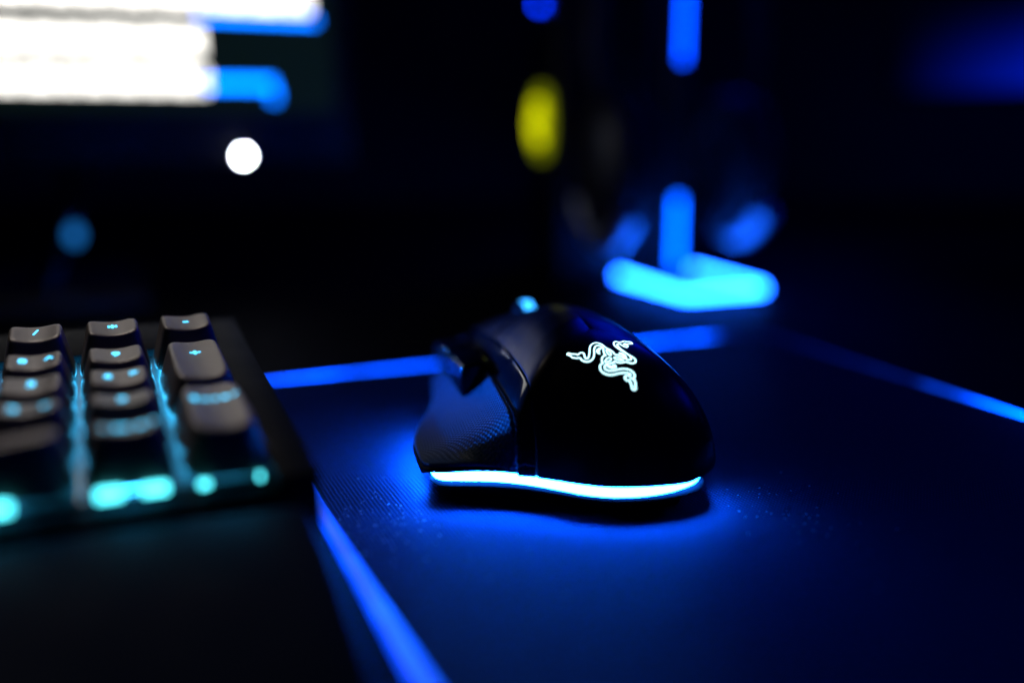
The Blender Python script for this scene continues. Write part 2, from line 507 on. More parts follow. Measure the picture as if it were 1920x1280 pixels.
# added skirt under the thumb rest edge, cuts off the strip's outward light
sk0 = [fl[i] + np.array([0.35, 0, -0.9]) for i in range(2, 90)]
SV, SF = [], []
for i, p in enumerate(sk0):
    dep = 2.4 * min(1.0, i / 8.0)
    for dx, dz in ((0, 0), (-0.1, -dep), (0.8, -dep), (0.9, 0)):
        SV.append(((p[0] + dx) * MM, p[1] * MM, (p[2] + dz) * MM))
for i in range(len(sk0) - 1):
    for k in range(4):
        SF.append((i * 4 + k, i * 4 + (k + 1) % 4, (i + 1) * 4 + (k + 1) % 4, (i + 1) * 4 + k))
SF += [(0, 1, 2, 3), tuple(len(SV) - 4 + k for k in (3, 2, 1, 0))]
part("glow_cutoff_skirt", SV, SF, M_base, mouse, True, 40)

# light strip all round the foot of the mouse
Q = [(28, 112), (27.5, 90), (26.6, 70), (27.4, 50), (28.4, 30), (28.2, 16), (26.6, 8.6), (23.6, 4.2), (19, 1.7), (14, 0.5), (7, 0.2), (0, 1.2), (-6, 3.9), (-12, 8.1), (-18, 12.1), (-24, 14.9), (-30, 16.8), (-36, 18.2),
     (-40.5, 19.6), (-42.3, 23), (-42.8, 32), (-42.4, 44), (-39.6, 55), (-35.2, 65), (-31, 75), (-28.6, 88), (-27.2, 110), (-24, 119), (-12, 124), (2, 125), (16, 124), (25, 120)]
q = resample(catmull(Q, 10, True), 240, True)
def inset(P, d):
    n = len(P); out = []
    for i in range(n):
        t = P[(i + 1) % n] - P[(i - 1) % n]; t = t / np.linalg.norm(t)
        nrm = np.array([t[1], -t[0]])
        out.append(P[i] + nrm * d)
    return np.array(out)
area2 = sum(q[i][0] * q[(i + 1) % len(q)][1] - q[(i + 1) % len(q)][0] * q[i][1] for i in range(len(q)))
sgn = 1 if area2 < 0 else -1
qi = inset(q, 1.6 * sgn)
V2, F2 = [], []
n_ = len(q)
for i in range(n_):
    u, v = q[i]
    zt = 8.5 + 0.8 * min(1.0, max(0.0, (-8 - u) / 20.0))
    zl = 6.8
    if u > 4 and v < 12:
        t = min(1.0, (u - 4) / 21.0)
        zl = 6.8 + 1.5 * t ** 2.0
    elif u > 0:
        if v >= 12: zl = 7.6
    if u < -8 and v < 24: zl = 6.8 + 0.5 * min(1.0, (-8 - u) / 20.0)
    elif u < -20 and v < 90:
        f_ = min(1.0, max(0.0, (v - 30) / 8.0)); zl = 7.3 - 3.3 * f_; zt = 9.3 - 2.3 * f_
    for (px, py), z in ((q[i], zl), (q[i], zt), (qi[i], zt), (qi[i], zl)):
        V2.append((px * MM, py * MM, z * MM))
def lit(p): return not ((p[0] > 0 and p[1] > 15) or p[1] > 80)
for i in range(n_):
    j = (i + 1) % n_
    if not (lit(q[i]) and lit(q[j])): continue
    for k in range(4):
        F2.append((i * 4 + k, i * 4 + (k + 1) % 4, j * 4 + (k + 1) % 4, j * 4 + k))
part("light_strip", V2, F2, M_under, mouse, True, 50)
# base below the strip
q_top = inset(q, 1.8 * sgn); q_in = inset(q, 4.0 * sgn); q_in2 = inset(q, 5.5 * sgn)
nrm_ = inset(q, 1.0 * sgn) - q                       # one millimetre inward
rows = [[], [], [], [], []]
for i in range(n_):
    u, v = q[i]
    left = min(1.0, max(0.0, (v - 24) / 8.0)) if u < -10 else 0.0
    o = 0.55 * (1 - left) - 0.4 * left                # how far the ledge stands out below the strip
    z = 6.1 * (1 - left) + 3.7 * left
    rows[0].append((*(q_top[i]), 8.0 if left == 0 else 6.5))
    rows[1].append((*(q[i] - nrm_[i] * o), z))
    rows[2].append((*(q[i] - nrm_[i] * (o - 0.5)), z - 0.9))
    rows[3].append((*(q_in[i]), z - 1.4))
    rows[4].append((*(q_in2[i]), 0.5))
V3 = [(x * MM, y * MM, z * MM) for r_ in rows for x, y, z in r_]
F3 = [(k * n_ + i, k * n_ + (i + 1) % n_, (k + 1) * n_ + (i + 1) % n_, (k + 1) * n_ + i) for k in range(4) for i in range(n_)]
F3 += [tuple(range(4 * n_, 5 * n_)), tuple(range(n_ - 1, -1, -1))]
part("base", V3, F3, M_base, mouse, True, 35)
box("glide_foot", (-6 * MM, 13 * MM, 0.0), (18 * MM, 20 * MM, 0.5 * MM), M_base, mouse)
box("glide_foot", (-14 * MM, 108 * MM, 0.0), (16 * MM, 116 * MM, 0.5 * MM), M_base, mouse)

# thumb buttons
def thumb_button(v0, v1, u0, u1, z0, z1, h0, h1):
    bm = bmesh.new()
    bmesh.ops.create_cube(bm, size=1.0)
    for w in bm.verts:
        t = w.co.y + 0.5
        u = u0 + (u1 - u0) * t; z = z0 + (z1 - z0) * t; h = h0 + (h1 - h0) * t
        w.co = Vector(((u + w.co.x * 8.6) * MM, (v0 + (v1 - v0) * t) * MM, (z + w.co.z * h + 0.18 * (w.co.x * 8.6)) * MM))
    bmesh.ops.bevel(bm, geom=list(bm.edges), offset=0.9 * MM, segments=3, affect='EDGES', profile=0.6)
    return bm_part("thumb_button", bm, M_gloss, mouse, True, 50)
thumb_button(58, 81, -25.4, -26.6, 23.4, 23.2, 9.2, 8.4)
thumb_button(82, 104, -26.7, -28.0, 23.2, 21.8, 8.4, 6.8)

# scroll wheel
bm = bmesh.new()
prof = [(-3.4, 9.6), (-3.0, 11.0), (-2.0, 11.8), (2.0, 11.8), (3.0, 11.0), (3.4, 9.6)]
NS = 60
ring = []
for k in range(NS):
    a = 2 * math.pi * k / NS
    rib = 0.35 if k % 2 else 0.0
    ring.append([bm.verts.new(((-2.0 + x) * MM, (96 + (r_ - (rib if abs(x) < 3.2 else 0)) * math.cos(a)) * MM, (27.0 + (r_ - (rib if abs(x) < 3.2 else 0)) * math.sin(a)) * MM)) for x, r_ in prof])
for k in range(NS):
    k2 = (k + 1) % NS
    for i in range(len(prof) - 1):
        bm.faces.new((ring[k][i], ring[k][i + 1], ring[k2][i + 1], ring[k2][i]))
bm.faces.new([ring[k][0] for k in range(NS)]); bm.faces.new([ring[k][-1] for k in reversed(range(NS))])
wheel = bm_part("scroll_wheel", bm, M_base, mouse, True, 30)
for x in (-3.1, -2.0, -0.9):
    tube("light_ring", [(x * MM, (96 + 11.55 * math.cos(2 * math.pi * k / 48)) * MM, (27.0 + 11.55 * math.sin(2 * math.pi * k / 48)) * MM) for k in range(48)], 0.55 * MM, M_wheel_l, wheel, 8, True)

# emblem: three entwined snakes drawn as raised glowing lines (plan coordinates baked, mm)
LOGO = [
    (False, 0.42, [(3.11, 22.0), (2.78, 20.58), (2.77, 19.59), (2.94, 19.15), (2.17, 18.89), (1.63, 18.14), (1.42, 17.16), (1.42, 16.67), (0.74, 16.35), (0.43, 15.63), (0.48, 14.67), (1.04, 13.82), (2.06, 13.21), (3.35, 13.09), (4.87, 13.27), (6.34, 13.31), (7.36, 13.13), (7.76, 12.69), (7.42, 12.44), (6.65, 12.53), (6.1, 12.25), (6.03, 11.77), (6.44, 11.35), (7.07, 11.24), (7.18, 10.64), (7.29, 9.97), (7.26, 9.43), (7.79, 9.2), (8.17, 9.51), (8.2, 10.05), (8.47, 10.61), (8.38, 11.2), (8.19, 11.81)]),
    (False, 0.42, [(-6.36, 23.59), (-5.77, 22.95), (-5.35, 21.96), (-4.82, 21.37), (-3.89, 20.84), (-3.53, 20.64), (-3.34, 19.85), (-2.86, 19.09), (-2.2, 18.57), (-1.29, 18.48), (-0.48, 19.02), (0.13, 20.28), (0.64, 22.19), (1.36, 23.33), (2.08, 23.44), (2.75, 22.9), (3.15, 22.16)]),
    (False, 0.42, [(-6.33, 23.72), (-5.81, 23.89), (-5.31, 23.21), (-4.14, 22.47), (-3.81, 21.91), (-3.24, 22.33), (-2.64, 22.28), (-2.25, 21.58), (-2.33, 20.63), (-2.26, 19.78), (-1.92, 19.52), (-1.41, 19.97), (-0.85, 21.3), (-0.25, 23.23), (0.47, 24.4), (1.42, 24.92), (2.3, 24.75), (3.14, 23.83), (3.64, 22.67), (3.98, 21.95), (4.7, 21.11), (5.23, 20.13), (5.4, 19.33), (6.12, 18.99), (6.92, 18.47), (7.51, 17.72), (7.76, 17.41)]),
    (False, 0.36, [(2.95, 22.18), (2.05, 22.11), (1.31, 21.64), (1.06, 20.97), (1.22, 20.31), (1.71, 19.92)]),
    (False, 0.36, [(2.31, 21.83), (1.75, 21.52), (1.55, 21.03), (1.76, 20.57)]),
    (False, 0.42, [(6.72, 19.86), (7.46, 19.61), (8.06, 18.87), (8.1, 18.12), (8.14, 17.32), (8.84, 17.19), (9.41, 17.62), (9.35, 18.63), (8.56, 19.87), (7.75, 21.28), (7.32, 22.58), (7.27, 23.37), (7.74, 23.92), (8.24, 23.62), (8.7, 22.96), (9.14, 22.45), (9.62, 22.37), (10.07, 22.94), (9.91, 23.41), (9.4, 23.45), (9.22, 23.77), (9.59, 24.16), (10.17, 24.03), (11.0, 24.23), (11.85, 24.63), (11.58, 25.64), (10.78, 25.32), (9.88, 25.58), (9.01, 25.01), (8.38, 24.77), (7.52, 25.13), (6.9, 24.81), (6.49, 23.9), (6.54, 22.66), (7.22, 21.32), (8.33, 20.02), (9.35, 18.88), (10.18, 18.0), (10.45, 17.12), (10.1, 16.42), (9.32, 16.08), (8.53, 16.15), (7.81, 16.47), (7.28, 16.48), (6.27, 16.27), (5.26, 16.49), (4.69, 16.87), (4.31, 16.54), (3.6, 16.32), (2.64, 16.25), (1.91, 15.93), (1.58, 15.32), (1.81, 14.62), (2.73, 14.18), (3.93, 14.18), (5.33, 14.42), (6.66, 14.38), (7.66, 14.16), (8.43, 13.58), (8.81, 12.7), (8.55, 12.06), (8.0, 11.71), (7.26, 11.9)]),
    (False, 0.42, [(6.63, 19.56), (7.29, 19.25), (7.7, 18.59), (7.68, 17.85)]),
    (True, 0.36, [(3.7, 21.36), (4.2, 20.8), (4.5, 19.95), (4.32, 19.03), (3.83, 19.26), (3.6, 20.28)]),
    (True, 0.36, [(2.15, 16.88), (2.51, 17.59), (3.32, 18.18), (4.06, 17.96), (3.74, 17.3), (2.98, 16.97)]),
    (True, 0.36, [(4.94, 18.2), (5.76, 18.23), (6.53, 17.61), (7.05, 17.07), (6.0, 17.2), (5.12, 17.65)]),
    (False, 0.42, [(2.29, 15.95), (2.77, 15.52), (3.6, 15.39), (4.23, 15.71), (4.53, 15.45), (4.28, 14.94), (3.47, 14.92), (2.56, 15.25)]),
]
def emblem():
    V, F = [], []
    for closed, wd, pts in LOGO:
        P = resample(catmull(pts, 6, closed), max(12, int(len(pts) * 5)), closed)
        n = len(P)
        base = len(V)
        for i in range(n):
            a = P[(i - 1) % n] if (closed or i) else P[i]
            b = P[(i + 1) % n] if (closed or i < n - 1) else P[i]
            pc, nrm = dome_z(P[i][0], P[i][1])
            pa, _ = dome_z(a[0], a[1]); pb, _ = dome_z(b[0], b[1])
            if nrm.z < 0: nrm = -nrm
            t = (pb - pa).normalized(); sd = nrm.cross(t).normalized()
            hw = wd * 0.5 * MM
            V += [pc + sd * hw + nrm * 0.02 * MM, pc + sd * hw * 0.9 + nrm * 0.10 * MM, pc - sd * hw * 0.9 + nrm * 0.10 * MM, pc - sd * hw + nrm * 0.02 * MM]
        for i in range(n if closed else n - 1):
            j = (i + 1) % n
            for k in range(3):
                F.append((base + i * 4 + k, base + i * 4 + k + 1, base + j * 4 + k + 1, base + j * 4 + k))
    if V:
        o = part("emblem", V, F, M_logo, mouse, False)
        o["label"] = "glowing white-blue emblem of three entwined snakes"
emblem()

# ------------------------------------------------------------------ keyboard
KY, KT = 0.4003, 0.0664
kx = Vector((math.cos(KY), math.sin(KY), 0))
ky = Vector((-math.sin(KY) * math.cos(KT), math.cos(KY) * math.cos(KT), math.sin(KT)))
kz = kx.cross(ky)
KTOP = 0.0118                                     # nominal key top above plate
Korg = Vector((-0.0940, 0.2302, 0.0402)) - kz * KTOP
kb = empty("keyboard", Korg)
kb.rotation_euler = Matrix((kx, ky, kz)).transposed().to_euler()
tag(kb, "black mechanical keyboard whose number pad keys glow cyan from below", "keyboard")
P = 0.01905
x_l, x_r = -2.5 * P - 0.045, 1.5 * P + 0.0085
y_f, y_b = -2.5 * P - 0.0045, 2.5 * P + 0.030
KH = 0.0285
# case: sides and bottom, reaching down toward the desk
def case():
    bm = box_bm((x_l, y_f, -KH), (x_r, y_b, -0.0012), 0.0015, 2)
    for v in bm.verts:
        if v.co.z < -0.01:
            v.co.z += (v.co.y + 0.03) * -math.tan(KT) + 0.002    # bottom parallel to the desk
    return bm
bm_part("case", case(), M_case, kb)
box("plate", (-2.5 * P - 0.002, -2.5 * P + 0.0012, -0.0011), (1.5 * P - 0.0010, 2.5 * P + 0.001, 0.0), M_plate, kb, 0.0003)
box("frame", (1.5 * P - 0.0006, y_f + 0.0002, -0.0011), (x_r - 0.0002, y_b - 0.0002, 0.0022), M_case, kb, 0.0008)
box("frame", (x_l + 0.0002, 2.5 * P + 0.0014, -0.0011), (1.5 * P + 0.0012, y_b - 0.0002, 0.0022), M_case, kb, 0.0008)
box("frame", (x_l + 0.0002, y_f + 0.0002, -0.0011), (-2.5 * P - 0.0022, 2.5 * P + 0.0012, 0.0022), M_case, kb, 0.0008)
for sx in (x_l + 0.01, x_r - 0.018):
    bmf = box_bm((sx, y_b - 0.02, -0.044), (sx + 0.009, y_b - 0.012, -KH), 0.0005)
    bm_part("flip_foot", bmf, M_case, kb)

ROW_TILT = {0: 4, 1: 1.0, 1.5: 1.0, 2: 0.0, 3: -9, 3.5: -1.5, 4: -12}
ROW_DZ = {0: 0.0014, 1: -0.0006, 1.5: -0.0007, 2: -0.0006, 3: 0.0004, 3.5: -0.0001, 4: 0.0007}
CAP_Z0 = 0.0015
def keycap_bm(hx, hy, top_z, tilt, dish=0.0011):
    """rounded, tapered cap with a cylindrical dish; top ring heights follow tilt"""
    rings = []
    n = 40
    def ring_pts(ax, ay, p=6.0):
        out = []
        for k in range(n):
            a = 2 * math.pi * (k + 0.5) / n
            c, s = math.cos(a), math.sin(a)
            r = (abs(c) ** p + abs(s) ** p) ** (-1 / p)
            out.append((ax * c * r, ay * s * r))
        return out
    tx, ty = hx - 0.0031, hy - 0.0030
    spec = [(hx, hy, None, CAP_Z0), (tx + 0.0005, ty + 0.0005, -0.0010, 0), (tx + 0.0002, ty + 0.0002, -0.0004, 0), (tx - 0.0003, ty - 0.0003, -0.00008, 0), (tx - 0.0010, ty - 0.0010, 0.0, 0)]
    for f in (0.8, 0.55, 0.3, 0.12):
        spec.append(((tx - 0.001) * f, (ty - 0.001) * f, 0.0, 0))
    bm = bmesh.new()
    for ax, ay, dz, z0 in spec:
        row = []
        for x, y in ring_pts(ax, ay):
            if dz is None:
                z = z0
            else:
                z = top_z + dz + dish * ((x / tx) ** 2 - 1) + y * math.tan(R(tilt))
            row.append(bm.verts.new((x, y, z)))
        rings.append(row)
    for i in range(len(rings) - 1):
        for k in range(n):
            k2 = (k + 1) % n
            bm.faces.new((rings[i][k], rings[i][k2], rings[i + 1][k2], rings[i + 1][k]))
    bm.faces.new(rings[-1])
    return bm, tx
def cap_surface(x, y, tx, top_z, tilt, dish=0.0011):
    return top_z + dish * ((x / tx) ** 2 - 1) + y * math.tan(R(tilt))

def text_mesh(txt, size, spacing=1.0):
    cu = bpy.data.curves.new("legend", 'FONT')
    cu.body = txt; cu.size = size; cu.align_x = 'CENTER'; cu.align_y = 'CENTER'
    cu.extrude = 0.00004; cu.resolution_u = 3; cu.space_character = spacing
    cu.offset = size * 0.012
    o = bpy.data.objects.new("legend_source", cu)
    col.objects.link(o)
    bpy.context.view_layer.update()
    me = bpy.data.meshes.new_from_object(o.evaluated_get(bpy.context.evaluated_depsgraph_get()))
    bpy.data.objects.remove(o); bpy.data.curves.remove(cu)
    return me

keys = [  # column, row, half width, half depth, legends [(text, x offset, y offset, size)]
    (1, 0, 1, 1, [("/", 0, 0.0010, .0048)]), (2, 0, 1, 1, [("*", 0, 0.0, .0060)]), (3, 0, 1, 1, [("-", 0, 0.0010, .0055)]),
    (1, 1, 1, 1, [("8", -.0026, 0.0006, .0042), ("^", .0034, 0.0004, .0048)]), (2, 1, 1, 1, [("9", 0, 0.0006, .0045)]),
    (1, 2, 1, 1, [("5", 0, 0.0010, .0045)]), (2, 2, 1, 1, [("6", -.0024, 0.0010, .0042), (">", .0034, 0.0014, .0038)]),
    (1, 3, 1, 1, [("2", -.0028, 0.0, .0042), ("v", .0034, 0.0, .0038)]), (2, 3, 1, 1, [("3", 0, 0.0, .0045)]),
    (2, 4, 1, 1, [(".", -.0042, 0.0004, .0070), ("Del", .0016, 0.0, .0044)]),
    (0.5, 4, 2, 1, [("0", 0.0, 0.0, .0045)]),
    (3, 1.5, 1, 2, [("+", 0, 0.0052, .0055)]), (3, 3.5, 1, 2, [("Enter", .0002, 0.0052, .0033)]),
    (0, 2, 1, 1, [("4", 0, 0, .0045)]), (0, 3, 1, 1, [("1", 0, 0, .0045)]), (0, 1, 1, 1, [("7", 0, 0, .0045)]), (0, 0, 1, 1, [("Num", 0, 0, .0036)]),
]
caps = {}
legends = {}
for c, r_, w, d, leg in keys:
    cx, cy = (c - 2) * P, -(r_ - 2) * P
    hx = 0.00905 + (w - 1) * P / 2; hy = 0.00905 + (d - 1) * P / 2
    tz = KTOP + ROW_DZ[r_]; tilt = ROW_TILT[r_]
    kk = (w, d, r_)
    if kk not in caps:
        bm, tx = keycap_bm(hx, hy, tz, tilt)
        bmesh.ops.recalc_face_normals(bm, faces=bm.faces)
        me = bpy.data.meshes.new("keycap"); bm.to_mesh(me); bm.free()
        caps[kk] = (me, tx)
    me, tx = caps[kk]
    cap = link("keycap", me, M_key, kb, True, 50)
    cap.location = (cx, cy, 0)
    for txt, ox, oy, size in leg:
        tm = text_mesh(txt, size, 1.45 if len(txt) > 1 else 1.0)
        for v in tm.vertices:
            x, y = v.co.x + ox, v.co.y + oy
            v.co = Vector((x, y, cap_surface(x, y, tx, tz, tilt) + v.co.z + 0.00008))
        link("legend", tm, M_legend, cap, False)
    # switches with glowing housings, two lamp windows toward the front
    spots = [(cx, cy)] if (w == 1 and d == 1) else ([(cx - 0.0, cy)] )
    for sx, sy in spots:
        sw = bm_part("switch", box_bm((sx - 0.0066, sy - 0.0066, 0.0), (sx + 0.0066, sy + 0.0066, 0.0046), 0.0005), M_switch, kb)

# front lamp windows of the nearest row, and a few on the row of the tall key
def lamp_window(x, y, wx, hz):
    box("lamp_window", (x - wx / 2, y - 0.0006, 0.0003), (x + wx / 2, y + 0.0006, 0.0003 + hz), M_led, kb, 0.0003)
yf = -2 * P - 0.0098
for x, wx, hz in ((-0.0043, .0048, .0022), (0.0043, .0048, .0020), (0.0138, .0020, .0012), (0.0250, .0008, .0014), (-0.0243, .0050, .0022)):
    lamp_window(x, yf, wx, hz)

# ------------------------------------------------------------------ wrist rest
def wrist_rest():
    V, F = [], []
    xs = np.linspace(x_l, x_r - 0.002, 40)
    prof = [(0.0, -0.030), (0.0, -0.006), (-0.002, -0.0035), (-0.006, -0.0022), (-0.02, -0.0018), (-0.04, -0.003), (-0.06, -0.0065), (-0.075, -0.0115), (-0.084, -0.0165), (-0.088, -0.022), (-0.088, -0.030)]
    prof = catmull(prof, 4)
    n = len(prof)
    for i, x in enumerate(xs):
        e = min((xs[-1] - x), (x - xs[0])) / 0.006
        drop = 0.0 if e >= 1 else (1 - math.sqrt(max(0, 1 - (1 - e) ** 2))) * 0.006
        for y, z in prof:
            V.append((x, y_f - 0.0012 + y, z - drop if z > -0.025 else z))
    for i in range(len(xs) - 1):
        for k in range(n - 1):
            F.append((i * n + k, i * n + k + 1, (i + 1) * n + k + 1, (i + 1) * n + k))
    F.append(tuple(range(n))[::-1]); F.append(tuple((len(xs) - 1) * n + k for k in range(n)))
    F.append(tuple([i * n for i in range(len(xs))] + [i * n + n - 1 for i in reversed(range(len(xs)))]))
    o = part("wrist_rest", V, F, M_rest, None, True, 45)
    o.location = Korg; o.rotation_euler = kb.rotation_euler
    # flatten its underside onto the desk
    mw = Matrix.Translation(Korg) @ kb.rotation_euler.to_matrix().to_4x4()
    inv = mw.inverted()
    for v in o.data.vertices:
        if v.co.z < -0.025:
            w = mw @ v.co; w.z = DESK_Z
            v.co = inv @ w
    tag(o, "soft black wrist rest in front of the keyboard", "wrist rest")
wrist_rest()

# ------------------------------------------------------------------ monitor
MY = R(22.9)
mon = empty("monitor", (-0.1034, 0.62, DESK_Z), (0, 0, MY))
tag(mon, "black monitor showing blown-out white text lines and blue lines", "monitor")
ZO = -DESK_Z
box("housing", (-0.56, 0.0012, 0.071 + ZO), (0.006, 0.028, 0.43 + ZO), M_mon, mon, 0.002)
M_screen = glow("dark_screen", (0.35, 1.0, 0.8), 0.006, (0.01, 0.01, 0.012))
box("screen", (-0.552, -0.0006, 0.1005 + ZO), (-0.004, 0.001, 0.422 + ZO), M_screen, mon)
M_white = glow("screen_white_text", (1.0, 0.97, 0.90), 3.0)
M_blue = glow("screen_blue_line", (0.0, 0.16, 1.0), 7.0)
def line(s0, s1, z, h, mat, words=True):
    """one line of text on the screen, a row of word blocks"""
    bm = bmesh.new()
    s = s0
    while s < s1 - 0.002:
        wl = random.uniform(0.006, 0.020) if words else s1 - s0
        e = min(s + wl, s1)
        bb = box_bm((s, -0.0012, z - h / 2 + ZO), (e, -0.0008, z + h / 2 + ZO))
        tmp = bpy.data.meshes.new("t"); bb.to_mesh(tmp); bb.free()
        bm.from_mesh(tmp); bpy.data.meshes.remove(tmp)
        s = e + 0.0018
    return bm_part("text_line", bm, mat, mon, False)
line(-0.205, -0.0170, 0.1645, 0.014, M_white)
line(-0.205, -0.0790, 0.1395, 0.014, M_white)
line(-0.205, -0.0775, 0.1182, 0.013, M_white)
line(-0.080, -0.0135, 0.1535, 0.003, M_blue, False)
line(-0.080, -0.0400, 0.1168, 0.005, M_blue, False)
line(-0.0420, -0.0385, 0.1105, 0.006, M_blue, False)
# power light under the screen
M_pow = glow("power_light", (0.85, 0.92, 1.0), 100.0)
bm = bmesh.new()
bmesh.ops.create_icosphere(bm, subdivisions=2, radius=0.0021)
for v in bm.verts: v.co = Vector((v.co.x - 0.0595, v.co.y * 0.35 + 0.0010, v.co.z + 0.0755 + ZO))
bm_part("power_light", bm, M_pow, mon)
# stand: leaning leg and foot
tube("stand_leg", [(-0.150, 0.020, 0.10 + ZO), (-0.152, 0.012, 0.06 + ZO), (-0.160, 0.004, 0.035 + ZO), (-0.171, 0.0, 0.006)], [0.007, 0.0065, 0.006, 0.007], M_gloss, mon, 14)
box("stand_foot", (-0.33, -0.05, 0.0), (-0.12, 0.09, 0.006), M_mon, mon, 0.002)
M_glint = glow("stand_leg_glint", (0.02, 0.30, 1.0), 0.7)  # painted highlight: a glowing blob stands in for the leg's reflection
bm = bmesh.new(); bmesh.ops.create_icosphere(bm, subdivisions=2, radius=0.004)
for v in bm.verts: v.co = Vector((v.co.x - 0.155, v.co.y * 0.4 - 0.0050, v.co.z * 1.3 + 0.034 + ZO))
bm_part("indicator_or_glint", bm, M_glint, mon)

# ------------------------------------------------------------------ headset stand
hs = empty("headset_stand", (0.0965, 0.5440, DESK_Z), (0, 0, MY))
tag(hs, "headset stand with glowing cyan base and blue lit pole behind the mouse", "headset stand")
BW, BL = 0.054, 0.080
rrb = rounded_rect(0.0, BW, 0.0, BL, 0.006)
def slab(name, pts, z0, z1, mat, parent):
    n = len(pts)
    V = [(x, y, z0) for x, y in pts] + [(x, y, z1) for x, y in pts]
    F = [(i, (i + 1) % n, n + (i + 1) % n, n + i) for i in range(n)] + [tuple(range(n))[::-1], tuple(range(n, 2 * n))]
    return part(name, V, F, mat, parent, True, 40)
slab("foot", rounded_rect(0.0008, BW - 0.0008, 0.0008, BL - 0.0008, 0.005), 0.0, 0.0030, M_mon, hs)
M_bl = glow("stand_base_light", (0.006, 0.10, 1.0), 44.0)
ZL = 0.0048
k0 = 2 * 7
tube("light_ring", [(0.0, BL - 0.004, ZL)] + [(x, y, ZL) for x, y in rrb[k0:]] + [(BW, BL - 0.004, ZL)], 0.0020, M_bl, hs, 8)
slab("top_plate", rounded_rect(0.0012, BW - 0.0012, 0.0012, BL - 0.0012, 0.005), 0.0031, 0.0046, M_mon, hs)
PX, PYY = 0.030, 0.060
box("pole", (PX - 0.006, PYY, 0.0046), (PX + 0.006, PYY + 0.012, 0.285), M_mon, hs, 0.001)
M_pl2 = glow("stand_upper_light", (0.0, 0.055, 1.0), 8.0)
M_pl = glow("stand_pole_light", (0.0, 0.085, 1.0), 10.0)
box("light_bar", (PX - 0.0020, PYY - 0.0012, 0.0100), (PX + 0.0020, PYY - 0.0001, 0.053), M_pl, hs)
box("light_bar", (PX - 0.0016, PYY - 0.0012, 0.133), (PX + 0.0016, PYY - 0.0001, 0.262), M_pl2, hs)
box("cradle", (PX - 0.030, PYY - 0.006, 0.2852), (PX + 0.030, PYY + 0.020, 0.292), M_mon, hs, 0.002)

# ------------------------------------------------------------------ headset
hd = empty("headset", (0.0956 + 0.030 * math.cos(MY) - 0.066 * math.sin(MY), 0.5328 + 0.030 * math.sin(MY) + 0.066 * math.cos(MY), DESK_Z), (0, 0, MY))
tag(hd, "black over-ear headset hanging on the headset stand", "headset")
HZ = 0.072
def ear(side):
    # shell: flattened ellipsoid, axis along local x
    bm = bmesh.new(); bmesh.ops.create_uvsphere(bm, u_segments=32, v_segments=20, radius=1.0)
    cx = side * 0.046
    for v in bm.verts:
        v.co = Vector((cx + v.co.x * 0.013, v.co.y * 0.034, HZ + v.co.z * 0.043))
    sh = bm_part("ear_cup", bm, M_head, hd)
    tube("light_catcher", [(cx, 0.0335 * math.cos(2 * math.pi * k / 40), HZ + 0.0425 * math.sin(2 * math.pi * k / 40)) for k in range(24, 38)], 0.0075, M_catcher, hd, 10)  # added metal arc, shaped to catch the base light as a crescent
    # cushion
    ci = cx - side * 0.012
    tube("cushion", [(ci, 0.026 * math.cos(2 * math.pi * k / 36), HZ + 0.034 * math.sin(2 * math.pi * k / 36)) for k in range(36)], 0.0088, M_cush, hd, 12, True)
    tube("yoke", [(cx + side * 0.005, 0.0, HZ + 0.042), (cx + side * 0.010, 0, HZ + 0.07), (cx + side * 0.006, 0, HZ + 0.12)], 0.0045, M_head, hd, 10)
ear(-1); ear(1)
tube("headband", [(0.052 * math.cos(R(a)), 0, 0.196 + 0.1055 * math.sin(R(a))) for a in range(0, 181, 9)], 0.0045, M_head, hd, 12)

# ------------------------------------------------------------------ speaker with a yellow glowing round light
SPK_YAW = R(-80)
spk = empty("speaker", (0.0208, 0.66, DESK_Z), (0, 0, SPK_YAW))
tag(spk, "small dark speaker with a dim yellow glowing round front seen edge-on", "speaker")
SW, SD, SH = 0.075, 0.080, 0.185
box("cabinet", (-SW / 2, 0.0, 0.0), (SW / 2, SD, SH), M_mon, spk, 0.004, 3)
M_yel = glow("yellow_light", (0.60, 0.62, 0.0), 2.0, (0.3, 0.3, 0.02))
_n, _l = M_yel.node_tree.nodes, M_yel.node_tree.links
_tc = _n.new("ShaderNodeTexCoord"); _nz = _n.new("ShaderNodeTexNoise"); _nz.inputs["Scale"].default_value = 130; _nz.inputs["Detail"].default_value = 2
_mr = _n.new("ShaderNodeMapRange"); _mr.inputs["From Min"].default_value = 0.35; _mr.inputs["From Max"].default_value = 0.65
_mr.inputs["To Min"].default_value = 0.2; _mr.inputs["To Max"].default_value = 3.2
_l.new(_tc.outputs["Object"], _nz.inputs["Vector"]); _l.new(_nz.outputs["Fac"], _mr.inputs["Value"])
_l.new(_mr.outputs[0], _n["Principled BSDF"].inputs["Emission Strength"])
M_yel2 = glow("yellow_dim_light", (0.40, 0.48, 0.0), 0.45, (0.2, 0.2, 0.02))
def lathe(name, prof, mat, zc_=0.0970, seg=40):
    bm = bmesh.new(); rings = []
    for rr_, yy in prof:
        rings.append([bm.verts.new((rr_ * math.cos(2 * math.pi * k / seg), yy, zc_ + rr_ * math.sin(2 * math.pi * k / seg))) for k in range(seg)])
    for i in range(len(rings) - 1):
        for k in range(seg):
            bm.faces.new((rings[i][k], rings[i][(k + 1) % seg], rings[i + 1][(k + 1) % seg], rings[i + 1][k]))
    bm.faces.new(rings[-1])
    return bm_part(name, bm, mat, spk)
lathe("surround", [(0.0225, -0.0006), (0.0225, -0.0030), (0.0205, -0.0042), (0.0160, -0.0030)], M_yel2)
lathe("driver", [(0.0150, -0.0032), (0.0140, -0.0060), (0.008, -0.0050), (0.0075, -0.0075), (0.003, -0.0085)], M_yel)
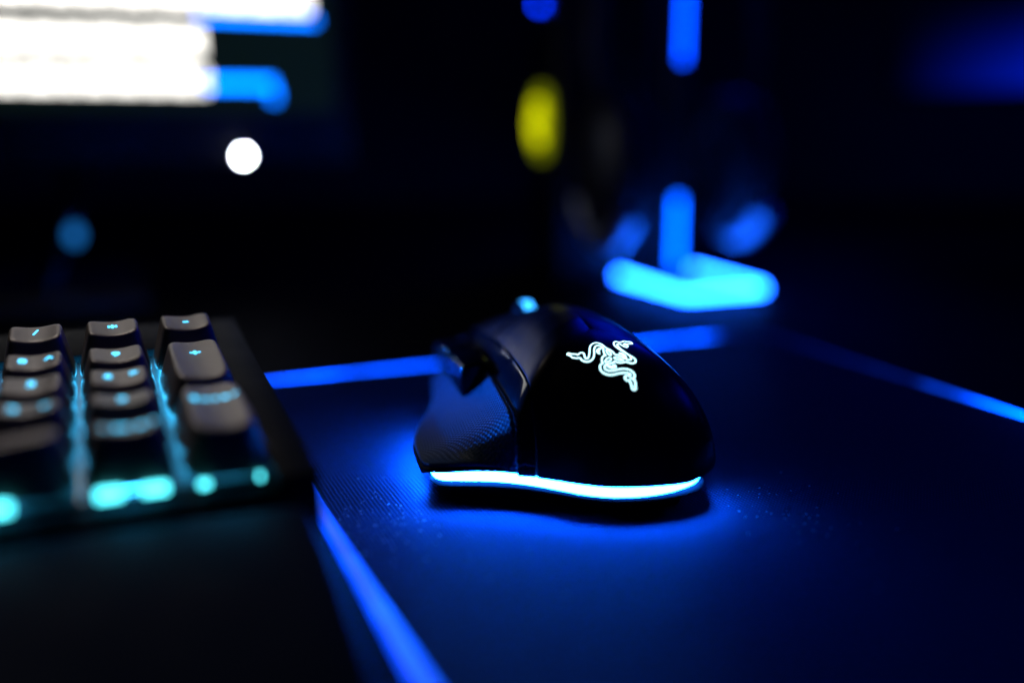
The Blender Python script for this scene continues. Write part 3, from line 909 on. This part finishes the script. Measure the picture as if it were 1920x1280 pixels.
M_bled = glow("blue_indicator_light", (0.0, 0.03, 1.0), 14.0)
bm = bmesh.new(); bmesh.ops.create_icosphere(bm, subdivisions=2, radius=0.0022)
for v in bm.verts: v.co = Vector((v.co.x - 0.012, v.co.y - 0.001, v.co.z + 0.1715))
bm_part("indicator_or_glint", bm, M_bled, spk)

# ------------------------------------------------------------------ second monitor at the right edge
m2 = empty("second_monitor", (0.3196, 0.75, DESK_Z), (0, 0, math.atan2(-0.05, 0.0293)))
tag(m2, "second monitor at the right edge with a blue edge glow put into its screen", "monitor")
box("housing", (-0.06, 0.0012, 0.112 + ZO), (0.36, 0.022, 0.36 + ZO), M_mon, m2, 0.002)
def edge_glow_mat():  # blue glow along the lower edge, painted as an emission gradient
    m, n, l, b = new_mat("screen_edge_glow")
    b.inputs["Base Color"].default_value = (0.01, 0.01, 0.012, 1)
    b.inputs["Roughness"].default_value = 0.3
    tc = n.new("ShaderNodeTexCoord"); sp = n.new("ShaderNodeSeparateXYZ"); l.new(tc.outputs["Object"], sp.inputs[0])
    a = n.new("ShaderNodeMapRange"); a.inputs["From Min"].default_value = 0.20 ; a.inputs["From Max"].default_value = 0.112
    a.interpolation_type = 'SMOOTHERSTEP'
    l.new(sp.outputs[2], a.inputs["Value"])
    c = n.new("ShaderNodeMapRange"); c.inputs["From Min"].default_value = -0.05; c.inputs["From Max"].default_value = 0.10
    l.new(sp.outputs[0], c.inputs["Value"])
    mu = n.new("ShaderNodeMath"); mu.operation = 'MULTIPLY'; l.new(a.outputs[0], mu.inputs[0]); l.new(c.outputs[0], mu.inputs[1])
    p2 = n.new("ShaderNodeMath"); p2.operation = 'POWER'; p2.inputs[1].default_value = 1.6; l.new(mu.outputs[0], p2.inputs[0])
    k = n.new("ShaderNodeMath"); k.operation = 'MULTIPLY_ADD'; k.inputs[1].default_value = 0.55; k.inputs[2].default_value = 0.002
    l.new(p2.outputs[0], k.inputs[0])
    b.inputs["Emission Color"].default_value = (0.0, 0.02, 1.0, 1)
    l.new(k.outputs[0], b.inputs["Emission Strength"])
    return m
box("screen", (-0.055, -0.0006, 0.1165 + ZO), (0.355, 0.001, 0.354 + ZO), edge_glow_mat(), m2)
box("stand_neck", (0.17, 0.0225, 0.006), (0.20, 0.034, 0.20), M_mon, m2, 0.002)
box("stand_foot", (0.10, -0.02, 0.0), (0.27, 0.09, 0.006), M_mon, m2, 0.002)

# ------------------------------------------------------------------ dust specks on the pad
def dust():
    V, F = [], []
    c0, s0 = math.cos(PHI), math.sin(PHI)
    rnd = random.Random(3)
    for _ in range(480):
        if rnd.random() < 0.62:
            u = rnd.gauss(-58, 12); v = rnd.gauss(10, 12)
            if u > -46 and v > 14: continue
        elif rnd.random() < 0.6:
            u = rnd.gauss(44, 10); v = rnd.gauss(2, 12)
            if u < 33: continue
        else:
            u = rnd.uniform(-95, 75); v = rnd.uniform(-50, 60)
            if -47 < u < 34 and v > -3: continue
        x = 0.0252 + (u * c0 - v * s0) * MM; y = 0.2328 + (u * s0 + v * c0) * MM
        r = rnd.choice((0.06, 0.08, 0.10, 0.10, 0.14, 0.2, 0.28)) * MM
        b = len(V)
        a0 = rnd.uniform(0, 6.28); el = rnd.uniform(1, 2.4)
        for k in range(4):
            a = a0 + k * math.pi / 2
            rr2 = r * (el if k % 2 == 0 else 1) * rnd.uniform(0.7, 1.2)
            V.append((x + rr2 * math.cos(a), y + rr2 * math.sin(a), 0.00005 + 0.3 * r * rnd.random()))
        V.append((x, y, r * 1.1))
        F += [(b, b + 1, b + 4), (b + 1, b + 2, b + 4), (b + 2, b + 3, b + 4), (b + 3, b, b + 4)]
    M_dust = plastic("dust_lint", (0.28, 0.28, 0.30), 0.6, 0.4)
    o = part("dust", V, F, M_dust, None, False)
    o["kind"] = "stuff"; o["label"] = "tiny dust specks lying on the mouse pad"; o["category"] = "dust"
dust()
